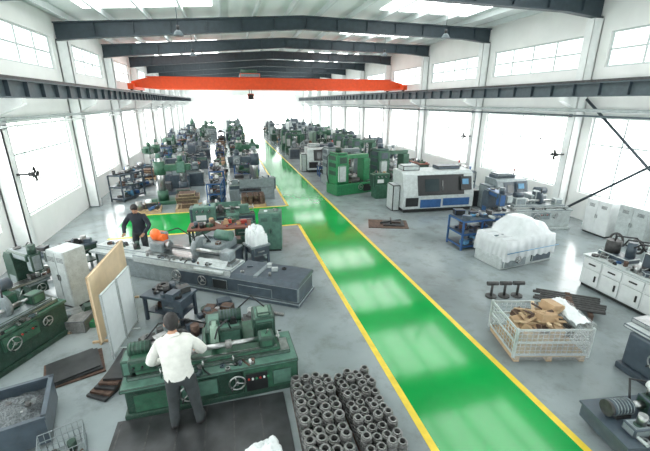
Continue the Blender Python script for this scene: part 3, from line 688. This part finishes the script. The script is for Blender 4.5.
# ---------------------------------------------------------------- foreground right
def crate():
    a=MB();w,d,h=1.42,1.05,.7
    for x in(-w/2+.08,0,w/2-.08):a.b(x-.05,x+.05,-d/2,d/2,0,.1,'wood')
    a.b(-w/2,w/2,-d/2,d/2,.1,.13,'wood')
    for x in(-w/2,w/2):
        for y in(-d/2,d/2):a.b(x-.025,x+.025,y-.025,y+.025,.1,h+.04,'lgrey')
    for z in(.16,.43,h):
        for y in(-d/2,d/2):a.b(-w/2,w/2,y-.012,y+.012,z-.02,z+.02,'lgrey')
        for x in(-w/2,w/2):a.b(x-.012,x+.012,-d/2,d/2,z-.02,z+.02,'lgrey')
    for k in range(15):
        x=-w/2+w*k/14
        for y in(-d/2,d/2):a.cyl((x,y,.13),(x,y,h),.006,'lgrey',5)
    for k in range(11):
        y=-d/2+d*k/10
        for x in(-w/2,w/2):a.cyl((x,y,.13),(x,y,h),.006,'lgrey',5)
    for z in(.25,.34,.52,.61):
        for y in(-d/2,d/2):a.cyl((-w/2,y,z),(w/2,y,z),.005,'lgrey',5)
        for x in(-w/2,w/2):a.cyl((x,-d/2,z),(x,d/2,z),.005,'lgrey',5)
    r=random.Random(5)
    for i in range(24):
        s=r.uniform(.2,.4);a.box((r.uniform(-.42,.45),r.uniform(-.3,.3),r.uniform(.22,.58)),(s,s*.7,s*.5),r.choice(('card','card','wood','rust','iron')),rot=(r.uniform(-.4,.4),r.uniform(-.4,.4),r.uniform(0,3)),bev=.004)
    for i in range(40):
        L=r.uniform(.3,.7);a.box((r.uniform(-.34,.34),r.uniform(-.25,.25),r.uniform(.5,.78)),(L,.06,.025),r.choice(('wood','card','ply','rust','iron','wood')),rot=(r.uniform(-.2,.2),r.uniform(-.35,.35),r.uniform(0,3)))
    a.box((.28,.15,.8),(.36,.28,.2),'card',rot=(.1,.25,.5),bev=.005);a.box((.0,-.15,.76),(.34,.26,.16),'card',rot=(-.15,.1,.2),bev=.005)
    def sheet(P0,P1,z1,seed,z0=.06):
        n=16;vs=[];fs=[]
        P0=Vector(P0);P1=Vector(P1);dn=(P1-P0).cross(Vector((0,0,1))).normalized()
        for i in range(n+1):
            for j in range(9):
                t=i/n;q=j/8;nz=noise.noise(Vector((t*5+seed,q*2,seed)))
                p=P0.lerp(P1,t)+dn*(.03+.04*abs(nz));vs.append((p.x,p.y,z0+(z1-z0)*q+nz*.05*(q)))
        for i in range(n):
            for j in range(8):fs.append((i*9+j,(i+1)*9+j,(i+1)*9+j+1,i*9+j+1))
        a.add(vs,fs,'film',True)
    sheet((-w/2,-d/2,0),(w/2,-d/2,0),h+.04,1);sheet((w/2,-d/2,0),(w/2,d/2,0),h+.12,3)
    vs=[];fs=[];n=14
    for i in range(n+1):
        for j in range(n+1):
            u=i/n;v=j/n;x=.42+.36*u;y=-.45+.95*v
            nz=noise.noise(Vector((u*4,v*5,3)))+.5*noise.noise(Vector((u*11,v*9,8)))
            z=.74+.09*nz+.08*math.sin(u*2.5)-max(0,(x-w/2-.0))*3.5
            vs.append((x,y+.03*nz,z))
    for i in range(n):
        for j in range(n):fs.append((i*(n+1)+j,(i+1)*(n+1)+j,(i+1)*(n+1)+j+1,i*(n+1)+j+1))
    a.add(vs,fs,'plastic',True)
    return a
fin(crate(),'scrap_timber_crate',(5.48,4.92,0),rad(-14),.95)
a=MB();r=random.Random(3)
for k in range(7):
    y=k*.11;a.cyl((-.6+r.uniform(-.1,.1),y,.2),(.65+r.uniform(-.1,.1),y+.03,.2),.035,'iron',10);a.cyl((-.1+r.uniform(-.3,.3),y,.2),(.1,y+.01,.2),.055,'rust',12)
for x in(-.4,.4):
    a.b(x-.04,x+.04,-.1,.8,.1,.16,'rust')
    for y in(-.05,.75):a.b(x-.04,x+.04,y-.04,y+.04,0,.1,'rust')
fin(a,'steel_shaft_rack',(7.0,5.6,0),rad(-38))
a=MB()
for k in range(3):
    a.ring((k*.32,0,0),.13,.03,.04,'iron');a.cyl((k*.32,0,.04),(k*.32,0,.35),.03,'iron',10);a.cyl((k*.32-.13,0,.36),(k*.32+.13,0,.36),.05,'iron',12)
fin(a,'valve_body_row',(5.9,6.75,0),rad(-12))
def wrapped():
    a=MB();a.b(-1.0,1.0,-.5,.5,0,.36,'lgrey',.03);a.b(-.95,-.1,-.56,-.4,.05,.44,'grey',.02);a.b(.15,.9,-.55,-.42,.08,.36,'slate',.02);a.wheel((-.5,-.62,.3),(0,-1,0),.1)
    # the machine under the sheet
    a.b(-.95,.95,-.4,.4,.36,.74,'grey',.03);a.b(-.2,.6,-.35,.35,.74,1.12,'grey',.05);a.cyl((-.85,0,.78),(-.5,0,.78),.08,'slate',14);a.b(.65,.9,-.3,.2,.74,.82,'slate',.02);a.b(-.1,.3,-.5,-.4,.5,.72,'slate',.02)
    n=48;mm=34;vs=[];fs=[]
    def ht(u,v):
        h=.86
        h+=.36*math.exp(-((u-.2)/.55)**8)*math.exp(-((v-.1)/.85)**8)
        h+=.14*math.exp(-((u-.05)/.25)**6)*math.exp(-((v)/.6)**6)
        return h
    for i in range(n+1):
        for j in range(mm+1):
            u=-1+2*i/n;v=-1+2*j/mm;e=max(abs(u),abs(v));nz=noise.noise(Vector((u*3,v*3,1.7)))+.5*noise.noise(Vector((u*9,v*7,4)))
            top=ht(u,v)
            if e>.88:
                t=(e-.88)/.12;z=top*(1-t)+.30*t
            else:z=top
            k=min(1,.93/max(e,.001)) if e>.88 else 1
            fold=.02*math.sin((u+v)*24)*(1 if e>.88 else .3)
            vs.append((u*k*1.06+nz*.025+fold*.6,v*k*.64+nz*.025+fold,z+nz*.035+fold*.5))
    for i in range(n):
        for j in range(mm):fs.append((i*(mm+1)+j,(i+1)*(mm+1)+j,(i+1)*(mm+1)+j+1,i*(mm+1)+j+1))
    a.add(vs,fs,'plastic2',True)
    a.tube([(-1.0,-.66,.55),(0,-.69,.57),(1.0,-.66,.55)],.012,'bluel',6)
    return a
fin(wrapped(),'plastic_wrapped_machine',(8.05,8.6,0),rad(8))
def wbench():
    a=MB();w,d,h=2.1,.85,.85
    a.b(-w/2,w/2,-d/2,d/2,h-.05,h,'lgrey',.01);a.b(-w/2+.03,w/2-.03,-d/2+.04,d/2-.04,.08,h-.05,'white',.01);a.b(-w/2+.06,w/2-.06,-d/2+.08,d/2-.08,0,.08,'black')
    for k in range(4):
        x=-w/2+.06+k*(w-.1)/4;a.b(x,x+(w-.1)/4-.04,-d/2+.015,-d/2+.04,.12,.52,'white',.006);a.b(x,x+(w-.1)/4-.04,-d/2+.015,-d/2+.04,.55,.77,'white',.006)
        a.b(x+.15,x+.32,-d/2-.01,-d/2+.015,.64,.67,'black');a.b(x+.36,x+.39,-d/2-.01,-d/2+.015,.25,.4,'black')
    a.b(-w/2+.1,-.2,-.1,.3,h,h+.12,'slate',.02);a.cyl((-.75,.1,h+.12),(-.75,.1,h+.42),.16,'iron',18);a.cyl((-.35,.15,h+.1),(-.35,.15,h+.5),.1,'slate',16)
    a.b(.0,.45,.05,.35,h,h+.4,'black',.02);a.b(.04,.41,.03,.05,h+.08,h+.36,'slate')
    a.b(.55,1.0,-.05,.33,h,h+.32,'blue',.03);a.cyl((.6,.1,h+.4),(.95,.1,h+.4),.12,'iron',16)
    for k in range(3):
        a.tube([(-.8+k*.2,.2,h+.3),(-.6+k*.3,-.1,h+.6),(-.3+k*.35,.15,h+.62),(.0+k*.35,.3,h+.2)],.02,'black',8)
    for k in range(4):a.wheel((-.9+k*.5,.36,h+.35),(0,-1,0),.16,'iron',.03)
    clutter(a,-w/2+.1,w/2-.1,-.35,-.1,h,18,14,.16,DK+['blue']);return a
fin(wbench(),'white_cabinet_workbench',(8.95,5.75,0),rad(-90))
a=MB();a.b(-1.0,1.0,-.45,.45,0,.12,'slate',.02);a.b(-.95,.95,-.4,.4,.12,.75,'slate',.04);a.b(-1.1,1.1,-.36,.36,.75,.82,'lgrey',.02);a.b(-1.1,1.1,-.2,.15,.82,.9,'metal',.01)
a.b(-.6,-.2,-.2,.15,.9,1.15,'lgrey',.04);a.b(0,.5,.2,.7,.4,1.3,'grey',.04);a.cyl((.1,.15,1.15),(.25,.15,1.15),.22,'slate',22);a.wheel((-.4,-.46,.5),(0,-1,0),.14);a.wheel((.3,-.46,.5),(0,-1,0),.12)
fin(a,'surface_grinder',(6.85,3.05,0),rad(-90))
# hydraulic unit
a=MB();a.b(-.55,.5,-.35,.35,.1,.30,'slate',.02);a.b(-.57,.52,-.37,.37,.30,.33,'slate',.005)
for x in(-.42,.38):
    for y in(-.28,.28):a.cyl((x,y-.02,.05),(x,y+.02,.05),.05,'black',12);a.b(x-.02,x+.02,y-.03,y+.03,.05,.11,'iron')
a.cyl((-.42,.1,.45),(-.14,.1,.45),.095,'slate',18);a.cyl((-.46,.1,.45),(-.42,.1,.45),.1,'iron',18);a.b(-.36,-.16,.02,.18,.33,.37,'iron')
for k in range(6):a.cyl((-.38+k*.042,.1,.45),(-.37+k*.042,.1,.45),.103,'grey',18)
a.cyl((-.14,.1,.45),(.05,.1,.45),.05,'metal',12);a.b(.05,.25,.0,.2,.33,.55,'gdark',.02);a.b(-.4,-.1,-.26,-.08,.33,.45,'grey',.02);a.cyl((-.25,-.17,.45),(-.25,-.17,.58),.05,'metal',12);a.cyl((-.02,-.17,.33),(-.02,-.17,.52),.07,'gteal',14)
a.cyl((.37,.1,.33),(.37,.1,.6),.07,'grey',14);a.cyl((.14,.14,.55),(.14,.14,.68),.03,'metal',12);a.cyl((.14,.11,.7),(.14,.17,.7),.055,'white',14);a.cyl((.36,-.18,.33),(.36,-.18,.48),.045,'red',12)
a.tube([(.2,.0,.5),(.33,-.25,.62),(.1,-.33,.55),(-.2,-.2,.45)],.014,'black',8);a.tube([(-.1,.15,.5),(.0,.3,.68),(.2,.28,.64),(.3,.15,.55)],.014,'black',8);a.tube([(.1,.0,.52),(.2,.0,.74),(.3,.1,.6)],.012,'black',8)
clutter(a,-.4,.4,-.32,-.1,.33,16,17,.12,DK+['lgrey'])
fin(a,'hydraulic_power_unit',(5.25,2.78,0),rad(-8),1.1)
fin(rack(1.35,.8,.95),'blue_storage_rack',(7.6,9.95,0),rad(0))
fin(mill('slate','blue',6),'milling_machine',(9.2,11.2,0),rad(-10),.85)
fin(grinder(2.4,'lgrey','grey','slate','slate'),'cylindrical_grinding_machine',(10.9,10.9,0),rad(-10))
fin(cnc(3.4,'lgrey','black',acc='blue'),'cnc_lathe',(8.6,14.4,0),rad(-4),.94)
fin(cnc(1.6,'grey','slate',1.2,1.5),'cnc_lathe',(11.7,13.5,0),rad(-4),.9)
a=MB();a.b(-.75,.75,-.5,.5,0,.025,'rust',.004);a.b(-.2,.6,-.3,.3,.025,.07,'mat_')
a.cyl((-.3,-.1,.08),(.5,.25,.12),.035,'black',8);a.cyl((.1,-.2,.07),(.1,.25,.2),.03,'black',8);a.box((.3,0,.1),(.35,.2,.08),'black',bev=.02)
fin(a,'floor_pit_cover_plate',(5.75,12.6,0),rad(-20))
fin(cabinet('white',.9,.5,1.25),'electrical_cabinet',(12.6,9.7,0),rad(-90));fin(cabinet('lgrey',.95,.5,1.3),'electrical_cabinet',(12.65,8.55,0),rad(-90));fin(cabinet('white',.95,.5,1.3),'electrical_cabinet',(12.65,7.4,0),rad(-90))
hb=hobber().mesh('gear_hobbing_machine');hb2=hobber('gmid','slate').mesh('gear_hobbing_machine');hb3=hobber('grey','slate').mesh('gear_hobbing_machine')
put(hb,'gear_hobbing_machine',(6.0,18.2,0),rad(15));put(hb2,'gear_hobbing_machine',(8.7,19.2,0),rad(10));put(hb3,'gear_hobbing_machine',(6.3,20.6,0),rad(5))
# ---------------------------------------------------------------- background rows
lib={'engine_lathe':[lathe(2.5,'gmid','gdark',1).mesh('engine_lathe'),lathe(2.5,'grey','slate',2).mesh('engine_lathe'),lathe(2.2,'slate','gteal',3).mesh('engine_lathe'),lathe(2.4,'gdark','slate',4).mesh('engine_lathe')],
 'milling_machine':[mill('gdark','gmid',3).mesh('milling_machine'),mill('gmid','gdark',5).mesh('milling_machine'),mill('slate','grey',7).mesh('milling_machine'),mill('slate','gdark',9).mesh('milling_machine')],
 'cylindrical_grinding_machine':[grinder(2.2,'gdark','gmid').mesh('cylindrical_grinding_machine'),grinder(2.4,'slate','grey','grey','grey').mesh('cylindrical_grinding_machine')],
 'gear_hobbing_machine':[hb2,hb3],'radial_drill_press':[drill().mesh('radial_drill_press'),drill('slate','grey').mesh('radial_drill_press')],
 'machining_centre':[centre().mesh('machining_centre'),centre('glight','slate').mesh('machining_centre')],
 'cnc_lathe':[cnc(2.2,'lgrey','black',1.3,1.6,'blue').mesh('cnc_lathe')],
 'assembly_bench':[bench(1.8,.7,.8,'redb','gdark',22,41).mesh('assembly_bench'),bench(1.6,.7,.8,'slate','blue',22,42).mesh('assembly_bench')],
 'parts_pallet':[pallet(seed=1,load='rust',kind=0).mesh('parts_pallet'),pallet(seed=2,load='rust',kind=1).mesh('parts_pallet'),pallet(seed=3,load='iron',kind=2).mesh('parts_pallet'),pallet(seed=4,load='iron',kind=0).mesh('parts_pallet')],
 'storage_rack':[rack(1.6,.7,1.3,'slate',21).mesh('storage_rack'),rack(1.5,.7,1.2,'blue',22).mesh('storage_rack')],
 'scrap_parts_heap':[heap(k,.8,.7,34).mesh('scrap_parts_heap') for k in(61,62,63)],
 'electrical_cabinet':[cabinet('lgrey').mesh('electrical_cabinet'),cabinet('glight').mesh('electrical_cabinet')]}
def row(x,y0,y1,step,kinds,seed,rzs,jx=.1,ja=8):
    r=random.Random(seed);y=y0
    while y<y1:
        k=r.choice(kinds);me=r.choice(lib[k]);st=max(step,2.0 if k in('cnc_lathe','machining_centre') else 0);put(me,k,(x+r.uniform(-jx,jx),y+(st-step)/2,0),rad(r.choice(rzs)+r.uniform(-ja,ja)),r.choice((.85,.95,1.0)));y+=st*r.uniform(.95,1.2)
row(-4.9,19.6,64,2.2,['milling_machine','storage_rack','parts_pallet','assembly_bench','scrap_parts_heap','radial_drill_press'],1,(90,60),.1)
row(-2.7,18.2,64,1.7,['milling_machine','engine_lathe','parts_pallet','cylindrical_grinding_machine','assembly_bench','milling_machine','radial_drill_press'],2,(0,180),.1)
row(-.75,17.6,52,1.9,['scrap_parts_heap','parts_pallet','scrap_parts_heap','storage_rack'],12,(90,),.05)
row(.95,18.0,64,1.8,['milling_machine','engine_lathe','gear_hobbing_machine','cylindrical_grinding_machine','assembly_bench','parts_pallet','radial_drill_press'],3,(0,180),.08,5)
row(6.1,22.9,64,1.9,['engine_lathe','assembly_bench','gear_hobbing_machine','cnc_lathe','milling_machine','cylindrical_grinding_machine','parts_pallet'],4,(0,0),.05,4)
row(9.6,21.6,64,2.1,['gear_hobbing_machine','milling_machine','engine_lathe','machining_centre','radial_drill_press','cylindrical_grinding_machine'],5,(0,0),.05)
row(7.95,22.5,50,2.4,['scrap_parts_heap','scrap_parts_heap','parts_pallet'],15,(90,),.02)
row(11.9,17.0,64,2.2,['electrical_cabinet','milling_machine','parts_pallet','assembly_bench','storage_rack'],6,(-90,-90),.05,4)
put(lib['parts_pallet'][3],'parts_pallet',(10.1,16.6,0),.2);put(lib['engine_lathe'][0],'engine_lathe',(8.0,16.7,0),.0)
for x,y,k in((-1.9,16.85,1),(.9,16.8,0),(-3.6,16.85,2)):put(lib['parts_pallet'][k],'parts_pallet',(x,y,0),.05*k)
# ---------------------------------------------------------------- camera & world
th=math.atan(123.5/370);psi=math.atan(100/(370*math.cos(th)+123.5*math.sin(th)))
cam=bpy.data.cameras.new('camera');co=bpy.data.objects.new('camera',cam);sc.collection.objects.link(co)
co.location=(0,0,4.5);co.rotation_euler=(math.pi/2-th,0,-psi);cam.sensor_width=36;cam.lens=370/650*36;cam.clip_end=300
sc.camera=co
w=bpy.data.worlds.new('world');sc.world=w;w.use_nodes=True;nt=w.node_tree;bg=nt.nodes['Background']
bg.inputs[0].default_value=(.97,.99,1,1);bg.inputs[1].default_value=1.8
